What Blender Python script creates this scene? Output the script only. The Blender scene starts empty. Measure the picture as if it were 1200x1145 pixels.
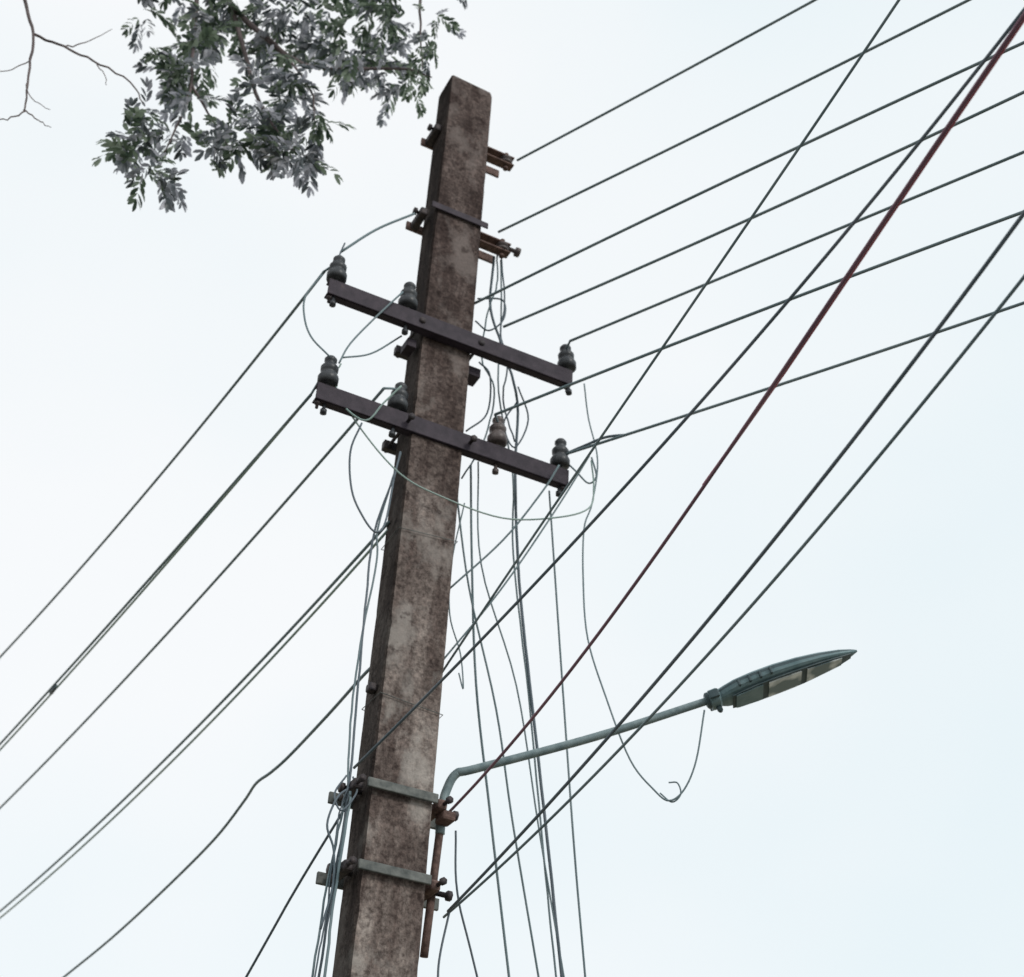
import bpy, math, random
import numpy as np
from mathutils import Vector, Matrix
random.seed(7)
scn=bpy.context.scene
V=Vector

# ------------------------------------------------------------------ materials
def new_mat(name):
    m=bpy.data.materials.new(name); m.use_nodes=True
    nt=m.node_tree; b=nt.nodes["Principled BSDF"]; return m,nt,b
def mottled(name,c1,c2,scale=30,rough=.7,metal=0,bump=.2,stretch=(1,1,1),c3=None,detail=8,spec=.3):
    m,nt,b=new_mat(name); N=nt.nodes; L=nt.links
    tc=N.new("ShaderNodeTexCoord"); mp=N.new("ShaderNodeMapping"); mp.inputs["Scale"].default_value=stretch
    L.new(tc.outputs["Object"],mp.inputs["Vector"])
    n=N.new("ShaderNodeTexNoise"); n.inputs["Scale"].default_value=scale; n.inputs["Detail"].default_value=detail; n.inputs["Roughness"].default_value=.65
    L.new(mp.outputs["Vector"],n.inputs["Vector"])
    r=N.new("ShaderNodeValToRGB"); r.color_ramp.elements[0].position=.35; r.color_ramp.elements[1].position=.66
    r.color_ramp.elements[0].color=(*c1,1); r.color_ramp.elements[1].color=(*c2,1)
    if c3:
        e=r.color_ramp.elements.new(.76); e.color=(*c3,1)
    L.new(n.outputs["Fac"],r.inputs["Fac"]); L.new(r.outputs["Color"],b.inputs["Base Color"])
    b.inputs["Roughness"].default_value=rough; b.inputs["Metallic"].default_value=metal
    b.inputs["Specular IOR Level"].default_value=spec
    if bump:
        bp=N.new("ShaderNodeBump"); bp.inputs["Strength"].default_value=bump; bp.inputs["Distance"].default_value=.01
        L.new(n.outputs["Fac"],bp.inputs["Height"]); L.new(bp.outputs["Normal"],b.inputs["Normal"])
    return m

def concrete(name,dark):
    m,nt,b=new_mat(name); N=nt.nodes; L=nt.links
    tc=N.new("ShaderNodeTexCoord")
    def noise(scale,stretch,detail=8,rough=.6,loc=(0,0,0)):
        mp=N.new("ShaderNodeMapping"); mp.inputs["Scale"].default_value=stretch; mp.inputs["Location"].default_value=loc
        L.new(tc.outputs["Object"],mp.inputs["Vector"])
        n=N.new("ShaderNodeTexNoise"); n.inputs["Scale"].default_value=scale; n.inputs["Detail"].default_value=detail; n.inputs["Roughness"].default_value=rough
        L.new(mp.outputs["Vector"],n.inputs["Vector"]); return n
    def ramp(src,stops):
        r=N.new("ShaderNodeValToRGB"); e=r.color_ramp.elements
        e[0].position,e[0].color=stops[0][0],(*stops[0][1],1)
        e[1].position,e[1].color=stops[-1][0],(*stops[-1][1],1)
        for p,c in stops[1:-1]:
            x=e.new(p); x.color=(*c,1)
        L.new(src,r.inputs["Fac"]); return r
    def mix(kind,fac,a,bb):
        x=N.new("ShaderNodeMix"); x.data_type='RGBA'; x.blend_type=kind
        if isinstance(fac,(int,float)): x.inputs[0].default_value=fac
        else: L.new(fac,x.inputs[0])
        L.new(a,x.inputs[6])
        if isinstance(bb,tuple): x.inputs[7].default_value=(*bb,1)
        else: L.new(bb,x.inputs[7])
        return x.outputs[2]
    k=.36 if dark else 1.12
    n1=noise(7,(1,1,.6),9,.68); n2=noise(60,(1,1,1),6,.75); n3=noise(9,(1.3,1.3,.25),6,.65,(3,1,0)); n4=noise(4.5,(1,1,.7),7,.62,(0,5,2)); n5=noise(20,(1,1,1),5,.6,(7,0,1))
    base=ramp(n1.outputs["Fac"],[(.34,(.115*k,.093*k,.084*k)),(.5,(.205*k,.172*k,.155*k)),(.66,(.32*k,.283*k,.258*k))])
    fine=ramp(n2.outputs["Fac"],[(.38,(.50,.48,.48)),(.52,(1,1,1)),(.66,(1.55,1.52,1.5))])
    c=mix('MULTIPLY',1,base.outputs["Color"],fine.outputs["Color"])
    stain=ramp(n3.outputs["Fac"],[(.42,(.40,.35,.35)),(.58,(1,1,1))])
    c=mix('MULTIPLY',.8,c,stain.outputs["Color"])
    pale=ramp(n4.outputs["Fac"],[(.55,(0,0,0)),(.64,(.6,.6,.6))])
    c=mix('MIX',pale.outputs["Color"],c,(.36*k,.335*k,.31*k))
    spots=ramp(n5.outputs["Fac"],[(.33,(.40,.37,.37)),(.42,(1,1,1))])
    c=mix('MULTIPLY',.85,c,spots.outputs["Color"])
    # algae-darkened upper length of the shaft, broken up by noise
    sp=N.new("ShaderNodeSeparateXYZ"); L.new(tc.outputs["Object"],sp.inputs[0])
    wob=N.new("ShaderNodeMath"); wob.operation='MULTIPLY_ADD'; wob.inputs[1].default_value=1.6; L.new(n3.outputs["Fac"],wob.inputs[0]); L.new(sp.outputs["Z"],wob.inputs[2])
    mr=N.new("ShaderNodeMapRange"); mr.inputs[1].default_value=4.6; mr.inputs[2].default_value=6.6
    L.new(wob.outputs[0],mr.inputs[0])
    mz=N.new("ShaderNodeMath"); mz.operation='MULTIPLY'; mz.inputs[1].default_value=.85; L.new(mr.outputs[0],mz.inputs[0])
    c=mix('MULTIPLY',mz.outputs[0],c,(.42,.37,.38))
    L.new(c,b.inputs["Base Color"]); b.inputs["Roughness"].default_value=.95; b.inputs["Specular IOR Level"].default_value=.15
    add=N.new("ShaderNodeMath"); add.operation='ADD'; L.new(n2.outputs["Fac"],add.inputs[0]); L.new(n1.outputs["Fac"],add.inputs[1])
    bp=N.new("ShaderNodeBump"); bp.inputs["Strength"].default_value=.5; bp.inputs["Distance"].default_value=.008
    L.new(add.outputs[0],bp.inputs["Height"]); L.new(bp.outputs["Normal"],b.inputs["Normal"])
    return m

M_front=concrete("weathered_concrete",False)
M_side=concrete("weathered_concrete_shaded",True)  # darker copy of the front concrete, side-face shade put into its colour
M_arm=mottled("painted_steel_dark",(.024,.018,.028),(.050,.038,.052),25,.65,.0,.15,c3=(.10,.07,.065))
M_bolt=mottled("dark_hardware",(.03,.028,.034),(.08,.065,.065),60,.6,.2,.1)
M_rust=mottled("rusty_steel",(.085,.055,.05),(.22,.145,.125),45,.85,.1,.2)
M_clamp=mottled("galvanised_clamp",(.06,.07,.068),(.17,.18,.17),28,.6,.1,.15,c3=(.2,.13,.11))
M_galv=mottled("galvanised_pipe",(.15,.21,.225),(.26,.33,.34),30,.55,.1,.08,c3=(.22,.19,.17))
M_ins=mottled("glazed_insulator",(.028,.032,.038),(.075,.08,.088),30,.4,0,.05,spec=.35)
M_insb=mottled("brown_insulator",(.065,.052,.054),(.15,.125,.12),30,.4,0,.05,spec=.35)
M_wire=mottled("weathered_conductor",(.14,.20,.22),(.19,.25,.27),3,.6,.0,0,detail=1)
M_wirel=mottled("pale_cable",(.24,.35,.33),(.34,.44,.41),3,.6,.0,0,detail=1)
M_wirek=mottled("dark_cable",(.095,.13,.155),(.14,.17,.20),3,.6,0,0,detail=1)
M_purple=mottled("maroon_cable",(.18,.095,.135),(.25,.13,.17),3,.5,0,0,detail=1)
M_red=mottled("red_cable",(.46,.11,.15),(.56,.17,.21),3,.5,0,0,detail=1)
M_bark=mottled("bark",(.09,.075,.078),(.22,.18,.18),22,.95,0,.5,(1,1,.3))
M_lampb=mottled("lamp_housing",(.13,.21,.23),(.21,.30,.32),20,.45,.1,.05,c3=(.32,.40,.41))
M_lampd=mottled("lamp_gasket",(.045,.075,.085),(.085,.12,.13),20,.5,0,0)

def glass_mat():
    m,nt,b=new_mat("lamp_diffuser"); b.inputs["Roughness"].default_value=.12
    tc=nt.nodes.new("ShaderNodeTexCoord")
    n=nt.nodes.new("ShaderNodeTexNoise"); n.inputs["Scale"].default_value=11
    nt.links.new(tc.outputs["Object"],n.inputs["Vector"])
    r=nt.nodes.new("ShaderNodeValToRGB"); r.color_ramp.elements[0].color=(.16,.23,.25,1); r.color_ramp.elements[1].color=(.85,.9,.9,1)
    r.color_ramp.elements[0].position=.46; r.color_ramp.elements[1].position=.60
    nt.links.new(n.outputs["Fac"],r.inputs["Fac"]); nt.links.new(r.outputs["Color"],b.inputs["Base Color"])
    return m
M_glass=glass_mat()

def leaf_mat(name,stops,tr):
    m,nt,b=new_mat(name); N=nt.nodes; L=nt.links
    g=N.new("ShaderNodeNewGeometry")
    r=N.new("ShaderNodeValToRGB"); e=r.color_ramp.elements
    e[0].color=(*stops[0][1],1); e[1].color=(*stops[-1][1],1)
    for p,c in stops[1:-1]:
        x=e.new(p); x.color=(*c,1)
    L.new(g.outputs["Random Per Island"],r.inputs["Fac"])
    L.new(r.outputs["Color"],b.inputs["Base Color"]); b.inputs["Roughness"].default_value=.4
    t=N.new("ShaderNodeBsdfTranslucent"); L.new(r.outputs["Color"],t.inputs["Color"])
    mx=N.new("ShaderNodeMixShader"); mx.inputs[0].default_value=tr
    out=N["Material Output"]
    L.new(b.outputs[0],mx.inputs[1]); L.new(t.outputs[0],mx.inputs[2]); L.new(mx.outputs[0],out.inputs[0])
    return m
M_leafa=leaf_mat("leaf_silvery",[(0,(.05,.06,.06)),(.3,(.17,.195,.21)),(.65,(.40,.41,.46)),(1,(.74,.74,.81))],.5)
M_leafb=leaf_mat("leaf_green",[(0,(.035,.06,.04)),(.5,(.13,.18,.12)),(1,(.34,.41,.32))],.5)

# ------------------------------------------------------------------ helpers
def empty(name,loc=(0,0,0)):
    e=bpy.data.objects.new(name,None); scn.collection.objects.link(e); e.location=loc; e.empty_display_size=.3; return e
def mesh_obj(name,verts,faces,mats,parent=None,midx=None,smooth=False):
    me=bpy.data.meshes.new(name); me.from_pydata([tuple(v) for v in verts],[],faces); me.update()
    o=bpy.data.objects.new(name,me); scn.collection.objects.link(o)
    for m in (mats if isinstance(mats,(list,tuple)) else [mats]): me.materials.append(m)
    if midx: me.polygons.foreach_set("material_index",midx)
    if smooth: me.polygons.foreach_set("use_smooth",[True]*len(me.polygons))
    if parent is not None: o.parent=parent
    return o
def catmull(pts,n=6):
    if len(pts)<3 or n<2: return [V(p) for p in pts]
    P=[V(p) for p in pts]; P=[P[0]*2-P[1]]+P+[P[-1]*2-P[-2]]; out=[]
    for i in range(1,len(P)-2):
        a,b,c,d=P[i-1:i+3]
        for k in range(n):
            t=k/n
            out.append(.5*((2*b)+(-a+c)*t+(2*a-5*b+4*c-d)*t*t+(-a+3*b-3*c+d)*t**3))
    out.append(P[-2]); return out
def smoothfit(pts,deg=2,n=40):
    P=np.array([list(p) for p in pts]); t=np.concatenate([[0],np.cumsum(np.linalg.norm(np.diff(P,axis=0),axis=1))]); t/=t[-1]
    w=np.ones(len(t)); w[0]=w[-1]=4
    deg=min(deg,len(t)-1)
    cs=[np.polyfit(t,P[:,k],deg,w=w) for k in range(3)]
    return [V([float(np.polyval(c,x)) for c in cs]) for x in np.linspace(0,1,n)]
def tube(name,pts,r,mat,parent,n=8,smooth_n=6,jit=0,r_end=None):
    P=catmull(pts,smooth_n)
    if jit:
        P=[p+V((random.uniform(-jit,jit) for _ in range(3))) for p in P]
    verts=[];faces=[]
    prev=None
    for i,p in enumerate(P):
        d=(P[min(i+1,len(P)-1)]-P[max(i-1,0)]).normalized()
        if prev is None:
            up=V((0,0,1)) if abs(d.z)<.9 else V((1,0,0))
            s=d.cross(up).normalized()
        else: s=(prev-d*prev.dot(d)).normalized()
        prev=s; w=d.cross(s)
        rr=r if r_end is None else r+(r_end-r)*i/(len(P)-1)
        for k in range(n):
            a=2*math.pi*k/n; verts.append(p+(s*math.cos(a)+w*math.sin(a))*rr)
    for i in range(len(P)-1):
        for k in range(n):
            faces.append((i*n+k,i*n+(k+1)%n,(i+1)*n+(k+1)%n,(i+1)*n+k))
    faces.append(tuple(range(n))[::-1]); faces.append(tuple((len(P)-1)*n+k for k in range(n)))
    return mesh_obj(name,verts,faces,mat,parent,smooth=True)
A=V((.902,.432,0)).normalized(); NN=V((A.y,-A.x,0)); UP=V((0,0,1))
PC=V((-.33,4.5,0))
def at(t,n,z): return PC+A*t+NN*n+UP*z
def box(name,c,sx,sy,sz,mat,parent,ax=A,ay=NN,az=UP,bev=.003):
    vs=[];fs=[(0,1,3,2),(4,6,7,5),(0,4,5,1),(2,3,7,6),(0,2,6,4),(1,5,7,3)]
    for i in (-1,1):
        for j in (-1,1):
            for k in (-1,1): vs.append(c+ax*sx/2*i+ay*sy/2*j+az*sz/2*k)
    o=mesh_obj(name,vs,fs,mat,parent)
    b=o.modifiers.new("b",'BEVEL'); b.width=bev; b.segments=2
    return o
def lathe(name,base,axis,prof,mat,parent,n=20,k_=1.):
    axis=axis.normalized(); up=V((1,0,0)) if abs(axis.x)<.8 else V((0,0,1))
    s=axis.cross(up).normalized(); w=axis.cross(s); vs=[];fs=[]
    for r,z in prof:
        for k in range(n):
            a=2*math.pi*k/n; vs.append(base+(axis*z+(s*math.cos(a)+w*math.sin(a))*r)*k_)
    m=len(prof)
    for i in range(m-1):
        for k in range(n): fs.append((i*n+k,i*n+(k+1)%n,(i+1)*n+(k+1)%n,(i+1)*n+k))
    fs.append(tuple(range(n))[::-1]); fs.append(tuple((m-1)*n+k for k in range(n)))
    return mesh_obj(name,vs,fs,mat,parent,smooth=True)

# ------------------------------------------------------------------ utility pole
pole=empty("utility_pole")
def shaft():
    hw0,hd0,hw1,hd1=.116,.078,.109,.070
    vs=[];fs=[];mi=[]; nz=240; H=7.10
    def chip(i,ph): # small irregular edge wear
        x=max(0,math.sin(i*.37+ph)+math.sin(i*.91+ph*2)-1.35)
        return .0065+.006*x+random.uniform(0,.0015)
    for i in range(nz+1):
        z=H*i/nz; t=i/nz; hw=hw0+(hw1-hw0)*t; hd=hd0+(hd1-hd0)*t
        c1,c2,c3,c4=[chip(i,q) for q in (0,2,4,5)]
        if i==nz: hw-=.006; hd-=.006
        ring=[(-hw+c1,hd),(hw-c2,hd),(hw,hd-c2),(hw,-hd+c3),(hw-c3,-hd),(-hw+c4,-hd),(-hw,-hd+c4),(-hw,hd-c1)]
        for a,b in ring:
            vs.append(at(a,b,z+(random.uniform(-.005,.005) if i==nz else 0)))
    for i in range(nz):
        for k in range(8):
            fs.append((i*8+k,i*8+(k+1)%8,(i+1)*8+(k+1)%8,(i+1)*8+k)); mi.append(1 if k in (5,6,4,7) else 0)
    top=len(vs); vs.append(at(0,0,H+.012))
    for k in range(8): fs.append((nz*8+k,nz*8+(k+1)%8,top)); mi.append(0)
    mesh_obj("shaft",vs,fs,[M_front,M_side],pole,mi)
shaft()

def channel(name,p0,p1,h,dep,mat,th=.006):
    d=(p1-p0); L=d.length; d.normalize(); n=V((d.y,-d.x,0)); c=(p0+p1)/2
    box(name+"_web",c+n*(dep/2-th/2),L,th,h,mat,pole,d,n)
    box(name+"_top_flange",c+n*(-th/2-.0015)+UP*(h/2-th/2-.001),L-.002,dep-th-.003,th,mat,pole,d,n,bev=.002)
    box(name+"_bottom_flange",c+n*(-th/2-.0015)-UP*(h/2-th/2-.001),L-.002,dep-th-.003,th,mat,pole,d,n,bev=.002)
ua,ub=V((-.781,4.202,5.50)),V((.205,4.674,5.50))
la,lb=V((-.768,4.246,5.01)),V((.204,4.710,5.01))
ARMH=.078; off=NN*.026
ua+=off;ub+=off;la+=off;lb+=off
channel("upper_crossarm",ua,ub,ARMH,.042,M_arm)
channel("lower_crossarm",la,lb,ARMH,.042,M_arm)
prof=[(.006,-.105),(.006,-.102),(.011,-.102),(.011,-.088),(.006,-.088),(.006,.0),(.013,.0),(.013,.005),(.008,.006),(.008,.014),(.026,.014),(.034,.017),(.035,.040),(.030,.050),(.025,.056),(.025,.062),(.029,.066),(.030,.080),(.025,.088),(.018,.093),(.017,.102),(.021,.107),(.021,.116),(.015,.124),(.004,.126)]
INS={}
for nm,a,b,ts in (("upper",ua,ub,(.03,.312,.985)),("lower",la,lb,(.04,.305,.707,.97))):
    for i,t in enumerate(ts):
        tilt=V((random.uniform(-.09,.09),random.uniform(-.09,.09),1))
        base=a.lerp(b,t)+UP*ARMH/2
        lathe("%s_pin_insulator_%d"%(nm,i+1),base,tilt,prof,M_ins if not(nm=="lower" and i==2) else M_insb,pole,20,1.16)
        INS[(nm,i)]=base+tilt.normalized()*.099*1.16
for nm,a,b in (("upper",ua,ub),("lower",la,lb)):
    for i,t in enumerate((.015,.985)):
        p=a.lerp(b,t)-UP*(ARMH/2)
        lathe("%s_arm_bolt_%d"%(nm,i),p,-UP,[(.012,-.002),(.012,.010),(.006,.012),(.006,.03)],M_bolt,pole,8)
    z=a.z
    for s in (-1,1):
        lathe("%s_through_bolt_%d"%(nm,s),at(s*.132,.128,z),-NN,[(.014,-.0),(.014,.012),(.007,.013),(.007,.24),(.014,.241),(.014,.255)],M_bolt,pole,6)
    box(nm+"_back_strap",at(0,-.100,z),.31,.03,.04,M_bolt,pole)
box("hanging_bracket",at(-.145,.03,5.42),.04,.07,.04,M_arm,pole)
box("hanging_bracket_b",at(.147,.0,5.42),.06,.07,.045,M_arm,pole)

def deadend(z,l,r,k,front):
    box("bracket_bar_%d"%k,at((l+r-.02)/2,-.090,z),(r-l)-.02,.012,.045,M_rust,pole)
    box("bracket_lug_left_%d"%k,at(l+.035,-.03,z),.035,.12,.04,M_bolt,pole,bev=.008)
    lathe("bracket_bolt_left_%d"%k,at(l-.005,0,z+.005),A,[(.017,0),(.017,.014),(.008,.015),(.008,.06)],M_bolt,pole,6)
    box("bracket_arm_right_%d"%k,at(.112+(r-.112)/2,.012,z+.004),(r-.112),.045,.009,M_rust,pole)
    box("bracket_arm_right_low_%d"%k,at(.112+(r-.112)/2,.012,z-.044),(r-.112),.045,.009,M_rust,pole)
    lathe("shackle_insulator_%d"%k,at(r-.034,.012,z-.038),UP,[(.014,0),(.028,.002),(.031,.010),(.018,.016),(.017,.022),(.031,.028),(.028,.036),(.014,.037)],M_insb,pole,18)
    lathe("shackle_bolt_%d"%k,at(r-.034,.012,z-.070),UP,[(.012,0),(.012,.012),(.006,.013),(.006,.09),(.011,.09),(.011,.102)],M_rust,pole,8)
    if front:
        box("bracket_strap_front_%d"%k,at(0,.083,z),.27,.006,.034,M_arm,pole)
deadend(6.76,-.16,.262,1,False)
deadend(6.205,-.18,.275,2,True)
lathe("bracket_bolt_end",at(.27,.012,6.20),A,[(.010,0),(.010,.035),(.022,.037),(.022,.055)],M_insb,pole,12)

def clampset(z,l,r,k):
    box("clamp_front_%d"%k,at(-.005,.094,z),.25,.012,.032,M_clamp,pole)
    box("clamp_back_%d"%k,at((l+r)/2,-.096,z),(r-l),.014,.04,M_clamp,pole)
    for s,e in ((-1,l),(1,r)):
        box("clamp_lug_%d_%d"%(k,s),at(s*.15,0,z),.035,.14,.035,M_bolt if s<0 else M_rust,pole,bev=.008)
        lathe("clamp_bolt_%d_%d"%(k,s),at(e,.0,z),-A*s,[(.017,0),(.017,.016),(.009,.017),(.009,.08)],M_bolt,pole,6)
        lathe("clamp_bolt_b_%d_%d"%(k,s),at(s*.155,.115,z),-NN,[(.013,0),(.013,.012),(.007,.013),(.007,.22)],M_bolt,pole,6)
clampset(3.53,-.19,.235,1)
clampset(3.255,-.195,.235,2)
def tie(z,dz,k):
    w,d=.1175,.0815
    q=[at(-w,-d,z-dz*.3),at(-w,d,z),at(w,d,z+dz),at(w,-d,z+dz),at(-w,-d,z-dz*.3)]
    tube("tie_wire_%d"%k,q,.0016,M_clamp,pole,5,1)
tie(3.86,-.02,1); tie(4.53,.02,3)
box("side_hook",at(-.128,.02,3.90),.03,.04,.03,M_bolt,pole,bev=.006)

# ------------------------------------------------------------------ wires
lines=empty("overhead_power_lines")
drops=empty("service_cables")
def ext(pts,L,sag,n=24):
    a,b=V(pts[-2]),V(pts[-1]); d=(b-a); d.z=0; sl=(b.z-a.z)/max(d.length,1e-6); d.normalize()
    out=[V(p) for p in pts]
    for i in range(1,n+1):
        u=(i/n)**1.6; t=L*u
        # straight continuation that settles into a shallow catenary
        z=sl*4*(1-math.exp(-t/4))-4*sag*u*u*(1-u)
        out.append(b+d*t+UP*z)
    return out
def cm(s,k=100.): return [V([float(x)/k for x in q.split(",")]) for q in s.split()]
def mm(s): return cm(s,1000.)
def scl(P,k):
    C=V((0,0,1.6)); return [C+(p-C)*k for p in P]
RL={"R1":scl(mm("-66,4485,6640 548,3987,6630 1092,3538,6620"),1.025),
"R2":scl(mm("-126,4479,6170 784,3763,6160 1187,3460,6155 1536,3169,6150"),1.025),
"R3":mm("-244,4551,5780 589,3873,5772 1196,3386,5765 1636,3049,5760"),
"R4":mm("-76,4543,5680 -17,4494,5679 898,3795,5670 1661,3174,5660"),
"R5":mm("205,4563,5640 278,4491,5638 505,4305,5633 1215,3795,5615 1718,3382,5600"),
"R6":mm("-84,4456,5140 220,4214,5140 530,4000,5140 1125,3582,5140 1600,3238,5140"),
"R7":mm("188,4669,5120 393,4544,5118 934,4162,5111 1342,3877,5106 1715,3616,5100"),
"L1":mm("-796,4212,5620 -1173,4843,5615 -1727,5732,5609 -2935,7590,5600"),
"L2a":mm("-776,4253,5020 -1411,5310,5012 -2307,6750,5003 -2754,7477,5000"),
"L2b":mm("-776,4253,5020 -1486,5447,5002 -2311,6784,4987 -2758,7511,4980"),
"L3":mm("-509,4285,5100 -653,4530,5095 -1107,5317,5083 -2045,6927,5064 -3030,8519,5050"),
"L4a":cm("-45,448,462 -93,538,461 -172,684,461 -306,909,460"),
"L4b":cm("-45,450,460 -89,532,459 -165,675,457 -305,908,455"),
"L5":mm("-411,4490,4050 -475,4583,4045 -632,4912,4033 -806,5263,4020 -895,5422,4015 -967,5530,4010 -1040,5718,4005 -1219,6136,3995 -1546,6782,3979 -1920,7483,3963 -2305,8157,3950")}
for k,p in RL.items():
    m=M_wire; r=.0058
    if k in("L2b","L4b"): m=M_wirel; r=.005
    if k=="L5": r=.0056; p=catmull(p,5)
    else: p=smoothfit(p,2,40)
    if k[0]=="L": p=ext(p,22,.35); r*=1.1
    else: p=ext(p,16,.25)
    tube("conductor_"+k,p,r,m,lines,8,1)
tube("splice_sleeve",mm("-2270,6715,4990 -2311,6784,4986"),.011,M_wirek,lines,8,2)
def tie_in(n,key,p,r=.005): tube("tie_in_"+n,[INS[key],(INS[key]+V(p))/2+UP*.004,V(p)],r,M_wire,lines,8,3)
tie_in("L1",("upper",0),(-.796,4.212,5.62)); tie_in("L2",("lower",0),(-.776,4.253,5.02)); tie_in("R5",("upper",2),(.205,4.563,5.64))
tie_in("R7",("lower",3),(.188,4.669,5.12)); tie_in("R6",("lower",2),(-.084,4.456,5.14)); tie_in("L3",("lower",1),(-.509,4.285,5.10))
D={"D1":("-233,4644,4050 -219,4601,4062 -62,4320,4160 117,3923,4305 261,3647,4422 399,3412,4535 592,3082,4708 776,2800,4877 893,2619,4991 991,2451,5100",.0044,M_wire),
"D2":("-439,4197,3500 -384,4112,3521 -191,3799,3604 110,3411,3737 387,2946,3902 533,2735,3992 738,2449,4129 883,2255,4232 1001,2076,4330 1078,1952,4400",.0044,M_wirek),
"D3":("-164,4663,3550 49,4202,3616 252,3714,3695 383,3318,3767 505,3019,3833 616,2749,3900 731,2474,3978 821,2243,4050 904,2033,4123 1001,1839,4200",.005,M_purple),
"D4":("-124,4585,3200 155,3965,3311 358,3521,3411 553,3117,3521 707,2776,3629 849,2489,3735 954,2280,3822 1041,2108,3900",.0048,M_wirek),
"D5":("-138,4643,3200 161,4078,3314 415,3618,3430 666,3127,3574 822,2814,3682 936,2585,3770 1101,2296,3900",.0042,M_wire)}
for k,(s,r,m) in D.items():
    p=smoothfit(mm(s),3,40)
    tube("cable_"+k,ext(p,9,.1),r,m,drops,8,1)
    if k=="D3":
        q=[]
        for i,a in enumerate(p[22:]):
            q.append(a+V((.0070*min(1,i/5),0,.0036)))
        tube("cable_red",ext(q,9,.1),.0052,M_red,drops,8,1)
T=lambda n,s,r,m,j=0: tube("cable_"+n,cm(s) if isinstance(s,str) else s,r*.92,m,drops,8,6,j)
def toground(s):
    p=cm(s); b=p[-1]; d=(p[-1]-p[-2]).normalized(); q=b+d*((b.z)/-d.z); return p+[b.lerp(q,.25),b.lerp(q,.6),q]
T("S1","18,460,502 12,460,489 -2,461,466 -22,462,442",.0045,M_wire)
T("S2","30,462,509 17,462,481 -2,462,444 -23,462,410",.004,M_wire)
T("V1",toground("-14,462,616 -14,465,588 -7,467,566 0,470,541 1,474,505 5,479,459 11,485,418 20,493,361 27,500,314"),.0062,M_wirek,.0008)
T("V2",toground("-11,465,617 -9,467,583 -8,469,545 0,472,505 2,477,470 11,486,412 19,494,355 25,500,314"),.004,M_wire,.0008)
T("V3",toground("-17,466,504 -14,472,465 -9,480,414 -1,489,368 9,500,313"),.005,M_wire)
T("V4",toground("-22,460,489 -14,468,448 -1,478,403 7,487,365 19,500,314"),.0042,M_wire)
T("V5",toground("-14,461,502 -10,467,458 6,480,414 17,492,363 28,500,313"),.0035,M_wire)
T("V6",toground("15,475,500 19,480,461 24,486,412 30,494,356 35,500,315"),.0042,M_wire)
T("V7","-18,460,481 -21,460,453 -20,460,431 -15,460,415 -13,460,401 -15,460,407",.003,M_wire)
T("V8",toground("-12,465,350 -10,469,330 -2,480,307"),.004,M_wirek)
T("V9","-12,460,320 -14,460,305 -14,460,290 -16,460,240",.004,M_wirek)
T("V10","-13,461,620 -12,463,600 -15,465,585 -16,466,560 -10,467,545 -12,468,520 -20,463,495",.004,M_wire,.002)
T("V11","-11,461,617 -8,464,590 -9,466,575 -5,468,560 -6,468,540 0,470,520",.004,M_wirek,.002)
T("W1","-44,440,479 -49,440,452 -49,440,424 -48,440,390 -47,440,358 -48,440,346",.0045,M_wirek,.001)
T("W2","-43,442,490 -48,441,455 -47,441,440 -49,440,405 -49,440,375 -47,440,350",.004,M_wire,.001)
for i,(s,r) in enumerate((("-48,440,350 -48,440,344 -50,440,319 -51,440,291 -53,442,240 -54,444,100 -54,444,0",.004),
   ("-47,440,352 -47,440,345 -48,440,319 -49,440,291 -50,441,240 -50,443,100 -50,443,0",.0045),
   ("-46,438,350 -46,438,344 -47,438,315 -47,438,291 -47,440,240 -46,440,100 -46,440,0",.005),
   ("-47,439,352 -49,439,340 -49,439,310 -50,439,291 -51,440,240 -52,440,100 -52,440,0",.003))):
    T("W%d"%(i+3),s,r,M_wirek if i%2 else M_wire,.002)
T("W7","-47,440,352 -50,437,347 -52,437,338 -49,438,330 -48,438,318 -50,438,305",.004,M_wirek)
T("W8","-46,440,356 -44,438,350 -48,437,343 -51,438,349 -48,439,356",.0035,M_wirek)
T("stay",[V((-.48,4.45,3.47)),V((-.64,4.72,3.285)),V((-.80,5.0,3.08)),V((-1.6,6.4,2.06)),V((-3.2,9.2,0))],.005,M_wirek)
T("J1","-68,425,518 -70,427,510 -59,432,494 -42,436,476 -25,440,469 -3,451,469 17,456,474 30,460,482 32,462,494 31,465,509",.0036,M_wirel)
T("J2","-57,425,490 -60,427,478 -58,430,463 -53,432,453 -48,434,448 -45,435,453 -44,438,475 -43,440,489",.0042,M_wirek)
T("J3","-80,420,559 -85,420,547 -84,420,536 -80,420,526 -72,420,517",.0042,M_wire)
T("J4","28,475,557 30,473,537 34,471,514 32,469,491 29,468,478 29,466,453 31,463,426 38,460,400 46,457,376 54,456,365 59,455,361 64,454,365 68,452,375 71,450,393",.0036,M_wire)
T("J5","56,456,364 60,456,361 63,456,364 62,456,368 59,456,368",.003,M_wire)
T("J6","-68,420,514 -65,421,525 -57,423,541 -48,425,557",.0042,M_wire)
T("J7","-68,425,521 -58,432,530 -48,440,547",.004,M_wire)
T("J8","-75,425,577 -63,432,598 -49,440,617",.006,M_wire)
T("J8b","-75,424,562 -76,425,570 -75,425,577 -74,425,582",.004,M_wirek)
T("J9","-20,465,593 -9,465,593 -8,465,582 -14,465,575 -20,465,580",.0042,M_wirek)
T("J10","-20,465,520 -12,465,530 -12,465,550 -17,465,557",.0042,M_wirek)
T("J11","0,470,549 5,470,532 0,470,517 -5,470,529 0,470,541",.004,M_wirek)
T("J12","-44,424,508 -50,425,500 -56,426,492 -66,426,500 -70,424,512",.004,M_wirel)
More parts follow.
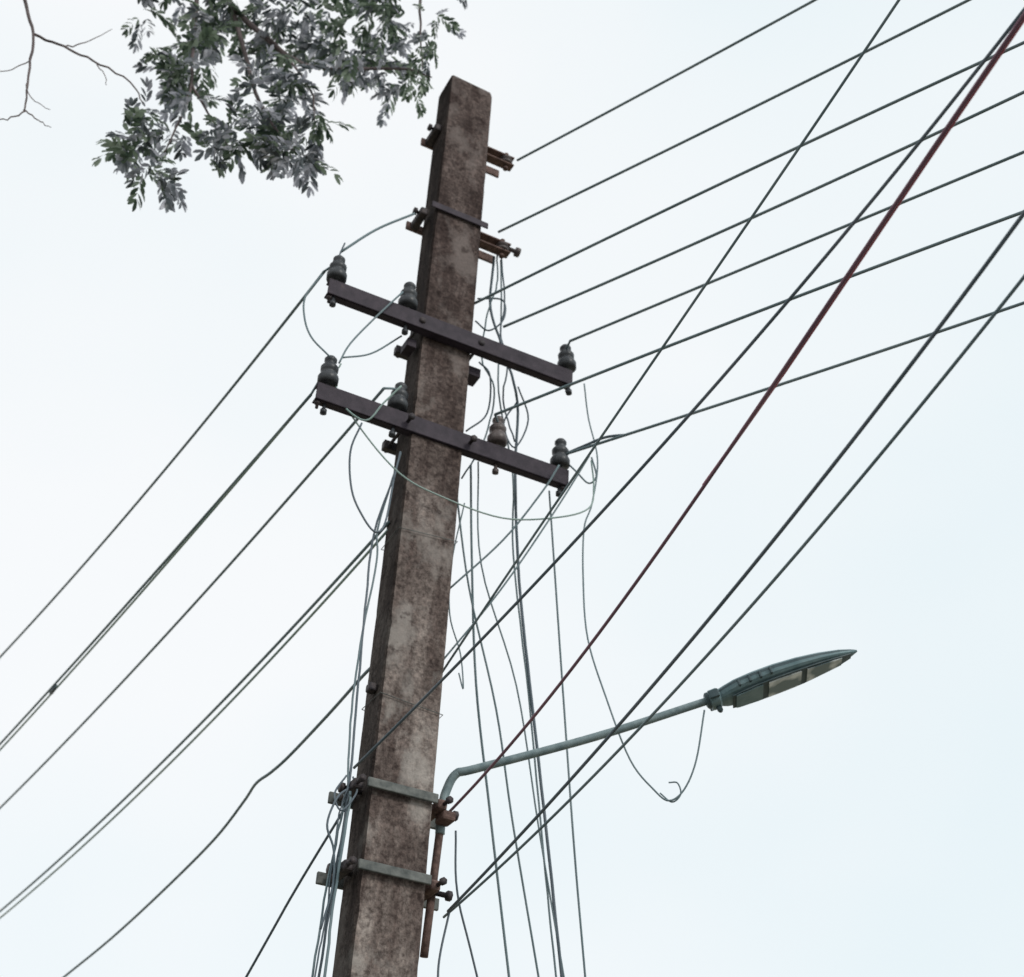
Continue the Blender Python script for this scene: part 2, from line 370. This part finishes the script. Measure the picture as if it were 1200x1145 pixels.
T("J13","19,467,512 28,462,514 36,457,515 44,452,513",.006,M_wirek)
T("J14","19,468,512 25,466,504 30,464,497 33,463,500 31,463,509",.004,M_wire)

# ------------------------------------------------------------------ street lamp
lamp=empty("street_lamp")
tube("rusty_upright",cm("-19,462,306 -18,460,328 -17,459,350"),.0135,M_rust,lamp,12,4)
tube("outreach_pipe",cm("-17,459,346 -17,458,354 -16,458,361 -13,457,367 -6,456,369 34,453,382 73,450,397"),.0165,M_galv,lamp,14,8,0,.0135)
box("upright_clamp",at(.18,.03,3.50),.05,.07,.035,M_rust,lamp,bev=.01)
P0=V((.725,4.50,3.968)); P1=V((1.24,4.42,4.155)); d=(P1-P0).normalized(); s=V((-d.y,d.x,0)).normalized(); w=d.cross(s); w=w if w.z>0 else -w
LL=(P1-P0).length
secs=[(-.02,.019,.019,.019),(.0,.021,.021,.021),(.01,.042,.027,.034),(.06,.044,.028,.036),(.075,.036,.022,.030),(.11,.048,.024,.034),(.18,.066,.028,.034),(.30,.075,.032,.031),(.44,.078,.034,.028),(.60,.073,.031,.025),(.74,.060,.026,.020),(.88,.038,.018,.015),(.96,.018,.010,.009),(1.0,.004,.004,.003)]
vs=[];fs=[];mi=[];n=20
for t,hw,ht,hb in secs:
    for k in range(n):
        a=2*math.pi*k/n; ca,sa=math.cos(a),math.sin(a)
        x=math.copysign(abs(ca)**.75,ca)*hw
        z=(abs(sa)**.8)*(ht if sa>0 else -hb)
        vs.append(P0+d*(t*LL)+s*x+w*z)
for i in range(len(secs)-1):
    for k in range(n):
        fs.append((i*n+k,i*n+(k+1)%n,(i+1)*n+(k+1)%n,(i+1)*n+k))
        mi.append(1 if (k in (9,19)) and 2<=i else 0)
fs.append(tuple(range(n))[::-1]); fs.append(tuple((len(secs)-1)*n+k for k in range(n))); mi+=[0,0]
mesh_obj("lamp_body",vs,fs,[M_lampb,M_lampd],lamp,mi,smooth=False)
def plate(name,t0,t1,k,dz,mat,x0=-1,x1=1,seg=10,thick=.004):
    vs=[];fs=[]
    def itp(t,j):
        for a,b in zip(secs,secs[1:]):
            if a[0]<=t<=b[0]: return a[j]+(b[j]-a[j])*(t-a[0])/(b[0]-a[0])
        return .01
    for i in range(seg+1):
        t=t0+(t1-t0)*i/seg; c=P0+d*(t*LL)-w*(itp(t,3)+dz); h=itp(t,1)*k
        for x in (x0,x1):
            for q in (0,thick): vs.append(c+s*(h*x)+w*q)
    for i in range(seg):
        a=i*4;b=a+4
        fs+= [(a,b,b+2,a+2),(a+1,a+3,b+3,b+1),(a,a+1,b+1,b),(a+2,b+2,b+3,a+3)]
    fs+=[(0,2,3,1),(seg*4,seg*4+1,seg*4+3,seg*4+2)]
    return mesh_obj(name,vs,fs,mat,lamp)
plate("glass_frame",.14,.95,.80,.002,M_lampd)
plate("gear_tray_cover",.16,.34,.70,.006,M_lampb)
plate("glass_panel_a",.38,.60,.66,.006,M_glass)
plate("glass_panel_b",.64,.88,.64,.006,M_glass)
for i in range(5):
    t=.25+.09*i
    box("cooling_rib_%d"%i,P0+d*(t*LL)+w*.0300,.03,.07-abs(i-2)*.008,.008,M_lampb,lamp,d,s,w,.002)
for sx in (-1,1):
    box("latch_%d"%sx,P0+d*(.035*LL)+s*(.046*sx)-w*.004,.035,.012,.03,M_lampd,lamp,d,s,w,.003)
    for j in range(4):
        box("side_rib_%d_%d"%(sx,j),P0+d*((.2+.07*j)*LL)+s*((.067+.004*j)*sx)-w*.004,.008,.014,.026,M_lampd,lamp,d,s,w,.002)
lathe("collar",P0-d*.01,d,[(.023,0),(.029,.004),(.029,.024),(.023,.028)],M_lampd,lamp,16)
lathe("cable_gland",P0+d*.025-w*.03,-w,[(.010,0),(.010,.02),(.006,.026)],M_lampd,lamp,10)

# ------------------------------------------------------------------ tree
tree=empty("tree")
B=lambda n,p,r0,r1,k=8: tube(n,[V(q) for q in p],r0,M_bark,tree,k,5,0.004,r1)
B("trunk",[(-4.9,5.9,-.1),(-4.75,5.8,1.6),(-4.7,5.6,3.2),(-4.3,5.4,4.8),(-4.0,5.3,5.8)],.19,.12,12)
B("limb_1",[(-4.0,5.3,5.7),(-3.6,5.0,7.2),(-2.9,4.8,8.3),(-1.9,4.6,8.7),(-.9,4.5,8.75),(-.2,4.45,8.7)],.11,.02)
B("limb_2",[(-4.1,5.3,5.6),(-5.0,5.2,7.2),(-5.6,5.0,8.6)],.10,.03)
B("limb_3",[(-4.0,5.3,5.6),(-4.1,4.6,7.2),(-3.8,3.8,8.8)],.09,.03)
B("branch_a",[(-1.9,4.6,8.7),(-1.65,4.55,8.0),(-1.56,4.5,7.7),(-1.24,4.5,7.33),(-1.04,4.5,7.22),(-.65,4.5,7.25),(-.50,4.5,7.2)],.022,.004,6)
B("branch_b",[(-1.65,4.55,8.0),(-1.5,4.5,7.57),(-1.31,4.5,7.01),(-1.19,4.5,6.78),(-1.08,4.5,6.63)],.016,.003,6)
B("branch_c",[(-2.2,4.65,8.65),(-1.8,4.6,8.0),(-1.7,4.55,7.5),(-1.62,4.5,7.0),(-1.66,4.5,6.55)],.018,.003,6)
B("branch_d",[(-.9,4.5,8.75),(-.65,4.5,8.1),(-.60,4.5,7.7),(-.55,4.5,7.25)],.016,.003,6)
B("branch_e",[(-1.62,4.5,7.05),(-1.48,4.5,6.8),(-1.37,4.5,6.62)],.007,.003,5)
B("branch_f",[(-1.24,4.5,7.33),(-1.05,4.45,7.0),(-1.0,4.45,6.78)],.008,.003,5)
B("twig_a",[(-2.9,4.8,8.3),(-2.62,4.5,8.0),(-2.53,4.3,7.73),(-2.43,4.3,7.34),(-2.33,4.3,7.09),(-2.28,4.3,6.79),(-2.24,4.3,6.56)],.014,.004,6)
B("twig_b",[(-2.33,4.3,7.09),(-2.17,4.3,7.01),(-2.02,4.3,6.93),(-1.85,4.35,6.86),(-1.78,4.4,6.78)],.007,.003,5)
B("twig_c",[(-2.25,4.3,6.57),(-2.17,4.3,6.51),(-2.10,4.3,6.46)],.004,.0015,5)
B("twig_d",[(-2.24,4.3,6.56),(-2.30,4.3,6.50),(-2.40,4.3,6.51)],.004,.002,5)
B("twig_e",[(-2.28,4.3,6.75),(-2.22,4.28,6.62),(-2.12,4.27,6.55)],.003,.0015,5)
B("twig_f",[(-2.17,4.3,7.01),(-2.08,4.3,7.05),(-1.98,4.3,7.16)],.004,.0015,5)
B("twig_g",[(-2.02,4.3,6.93),(-1.95,4.3,6.84),(-1.92,4.3,6.76)],.003,.0015,5)
B("twig_h",[(-2.3,4.3,6.9),(-2.38,4.3,6.82),(-2.47,4.3,6.8)],.003,.0015,5)
LV=[];LF=[];LM=[]
def leaflet(p,d,up,l,wd,mi):
    d=d.normalized(); s=d.cross(up)
    if s.length<1e-3: s=d.cross(V((1,0,0)))
    s.normalize(); n=s.cross(d)
    b=len(LV)
    for x,y,z in ((0,0,0),(.3,.42,.05),(.72,.5,.04),(1,.14,-.06),(1,-.14,-.06),(.72,-.5,.04),(.3,-.42,.05)):
        LV.append(p+d*(x*l)+s*(y*wd)+n*(z*l))
    LF.append(tuple(range(b,b+7))); LM.append(mi)
def rnd(): return V((random.gauss(0,1),random.gauss(0,1),random.gauss(0,1))).normalized()
def compound(p,d,L,mi):
    d=d.normalized(); np_=5; up=(V((0,0,1))+rnd()*.6).normalized()
    q=p.copy(); dd=d.copy()
    for i in range(np_):
        q=q+dd*(L*.85/np_); dd=(dd+V((0,0,-.10))).normalized()
        s=dd.cross(up).normalized()
        f=(.75,.95,1.05,1.05,.95)[i]
        for sg in (-1,1):
            if random.random()<.05: continue
            ld=(s*sg*.7+dd*.9+rnd()*.15)
            leaflet(q,ld,(up+rnd()*.35),L*.38*f*random.uniform(.85,1.12),L*.125*random.uniform(.85,1.2),mi)
    leaflet(q,dd,up,L*.38,L*.13,mi)
def cluster(c,mi,n=6,R=.04,drop=.5,L=(.12,.17)):
    for _ in range(n):
        d=rnd()+V((0,0,-drop))
        compound(c+rnd()*R,d,random.uniform(*L),mi if random.random()<.75 else 1-mi)
leafpts="-174,673 -166,638 -162,680 -144,656 -137,660 -161,710 -172,703 -119,672 -107,650 -100,673 -131,701 -111,702 -117,690 -164,755 -182,760 -199,762 -156,730 -146,757 -124,739 -101,748 -85,737 -70,720 -57,716 -58,739 -45,774 -82,770 -65,765 -93,717 -124,766 -181,658 -150,650 -72,752 -56,757 -112,664 -60,722"
for i,q in enumerate(leafpts.split()):
    x,z=[float(a)/100 for a in q.split(",")]
    if i in (30,): continue
    green = (z>7.2 and -1.7<x<-1.0) or x>-.8
    low = z<6.8
    for k in range(2):
        cluster(V((x+random.uniform(-.05,.05),4.5+(random.uniform(-.06,.06) if low else random.uniform(-.15,.15)),z+.06+random.uniform(-.04,.04))),1 if (random.random()<(.6 if green else .1)) else 0,7 if low else (6 if x<-.7 else 3),.04,L=(.12,.17) if x<-.7 else (.09,.13))
random.seed(3)
for _ in range(36):
    x=random.uniform(-1.85,-.70); z=random.uniform(7.25,7.9)-max(0,(x+1.2))*.2
    cluster(V((x,4.6+random.uniform(-.15,.25),z+.12)),1 if random.random()<.5 else 0,4,.05)
cnt=0
while cnt<230:
    x=random.uniform(-6.5,.6); y=random.uniform(3.3,6.3); z=random.uniform(7.2,10.3)
    e=((x+3)/3.6)**2+((y-4.8)/1.7)**2+((z-8.7)/1.5)**2
    if e>1: continue
    if x>-3.4-(y-4.5)*.5 and z<1.6+1.42*y+.35: continue
    cnt+=1
    cluster(V((x,y,z)),1 if random.random()<.6 else 0,5,.12,L=(.18,.26))
mesh_obj("foliage",LV,LF,[M_leafa,M_leafb],tree,LM)

# ------------------------------------------------------------------ ground, road
def sheet(name,x0,x1,y0,y1,z,mat):
    return mesh_obj(name,[(x0,y0,z),(x1,y0,z),(x1,y1,z),(x0,y1,z)],[(0,1,2,3)],mat)
M_gr=mottled("dry_soil",(.13,.12,.07),(.30,.26,.20),1.5,.95,0,.3,c3=(.36,.32,.25))
M_rd=mottled("asphalt",(.05,.05,.052),(.09,.09,.09),40,.9,0,.2)
M_kb=mottled("kerb_concrete",(.2,.19,.18),(.34,.32,.30),12,.9,0,.2)
M_wp=mottled("road_paint",(.5,.5,.48),(.78,.78,.75),20,.8,0,0)
sheet("ground",-900,900,-900,900,0,M_gr)
sheet("road",-300,300,-4.2,2.998,.004,M_rd)
mesh_obj("kerb",[(-300,3.0,-.02),(300,3.0,-.02),(300,3.15,-.02),(-300,3.15,-.02),(-300,3.0,.12),(300,3.0,.12),(300,3.15,.12),(-300,3.15,.12)],[(4,5,6,7),(0,1,5,4),(2,3,7,6),(1,2,6,5),(3,0,4,7)],M_kb)
vs=[];fs=[]
for i in range(40):
    x=-120+i*6; b=len(vs); vs+=[(x,-.68,.008),(x+3,-.68,.008),(x+3,-.56,.008),(x,-.56,.008)]; fs.append((b,b+1,b+2,b+3))
mesh_obj("road_marking",vs,fs,M_wp)

# ------------------------------------------------------------------ sky / light
wd=bpy.data.worlds.new("World"); scn.world=wd; wd.use_nodes=True
nt=wd.node_tree; N=nt.nodes; L=nt.links; bg=N["Background"]; bg.inputs[1].default_value=.1
sun_dir=V((.62,-.62,.58)).normalized()
sky=N.new("ShaderNodeTexSky"); sky.sky_type='NISHITA'; sky.sun_disc=False
sky.sun_elevation=math.asin(sun_dir.z); sky.sun_rotation=math.atan2(sun_dir.x,sun_dir.y)
tc=N.new("ShaderNodeTexCoord")
mp=N.new("ShaderNodeMapping"); mp.inputs["Scale"].default_value=(1,1,1.4); mp.inputs["Location"].default_value=(.3,.2,.1)
L.new(tc.outputs["Generated"],mp.inputs["Vector"])
n=N.new("ShaderNodeTexNoise"); n.inputs["Scale"].default_value=2.2; n.inputs["Detail"].default_value=3; n.inputs["Roughness"].default_value=.45
L.new(mp.outputs["Vector"],n.inputs["Vector"])
# thinner cloud low in the east, thicker and whiter in the west
sp=N.new("ShaderNodeSeparateXYZ"); L.new(tc.outputs["Generated"],sp.inputs[0])
m1=N.new("ShaderNodeMath"); m1.operation='MULTIPLY_ADD'; m1.inputs[1].default_value=-.20; L.new(sp.outputs["X"],m1.inputs[0]); L.new(n.outputs["Fac"],m1.inputs[2])
m2=N.new("ShaderNodeMath"); m2.operation='MULTIPLY_ADD'; m2.inputs[1].default_value=.12; L.new(sp.outputs["Z"],m2.inputs[0]); L.new(m1.outputs[0],m2.inputs[2])
r=N.new("ShaderNodeValToRGB"); r.color_ramp.elements[0].position=.34; r.color_ramp.elements[1].position=.72
r.color_ramp.elements[0].color=(.84,.93,.965,1); r.color_ramp.elements[1].color=(.965,.985,1.0,1)
L.new(m2.outputs[0],r.inputs["Fac"])
mul=N.new("ShaderNodeMix"); mul.data_type='RGBA'; mul.blend_type='MULTIPLY'; mul.inputs[0].default_value=1; mul.inputs[7].default_value=(10.1,10.1,10.1,1)
L.new(r.outputs["Color"],mul.inputs[6])
mx=N.new("ShaderNodeMix"); mx.data_type='RGBA'; mx.inputs[0].default_value=.95
L.new(sky.outputs[0],mx.inputs[6]); L.new(mul.outputs[2],mx.inputs[7]); L.new(mx.outputs[2],bg.inputs[0])
sl=bpy.data.lights.new("sun",'SUN'); sl.energy=1.4; sl.angle=math.radians(14); sl.color=(1,.96,.9)
so=bpy.data.objects.new("sun",sl); scn.collection.objects.link(so); so.rotation_euler=sun_dir.to_track_quat('Z','Y').to_euler()

# ------------------------------------------------------------------ camera
th=math.radians(35.6); ro=math.radians(3.44)
F=V((0,math.cos(th),math.sin(th)));R0=V((1,0,0));U0=V((0,-math.sin(th),math.cos(th)))
R=R0*math.cos(ro)+U0*math.sin(ro);U=U0*math.cos(ro)-R0*math.sin(ro)
cd=bpy.data.cameras.new("camera"); co=bpy.data.objects.new("camera",cd); scn.collection.objects.link(co)
M=Matrix((R,U,-F)).transposed().to_4x4(); M.translation=V((0,0,1.6)); co.matrix_world=M
cd.sensor_fit='HORIZONTAL'; cd.sensor_width=36; cd.lens=36*1700/1200; cd.clip_end=3000; cd.clip_start=.05
cd.dof.use_dof=True; cd.dof.focus_distance=4.3; cd.dof.aperture_fstop=3.6
scn.camera=co
scn.view_settings.view_transform='Standard'; scn.view_settings.look='None'; scn.view_settings.exposure=0
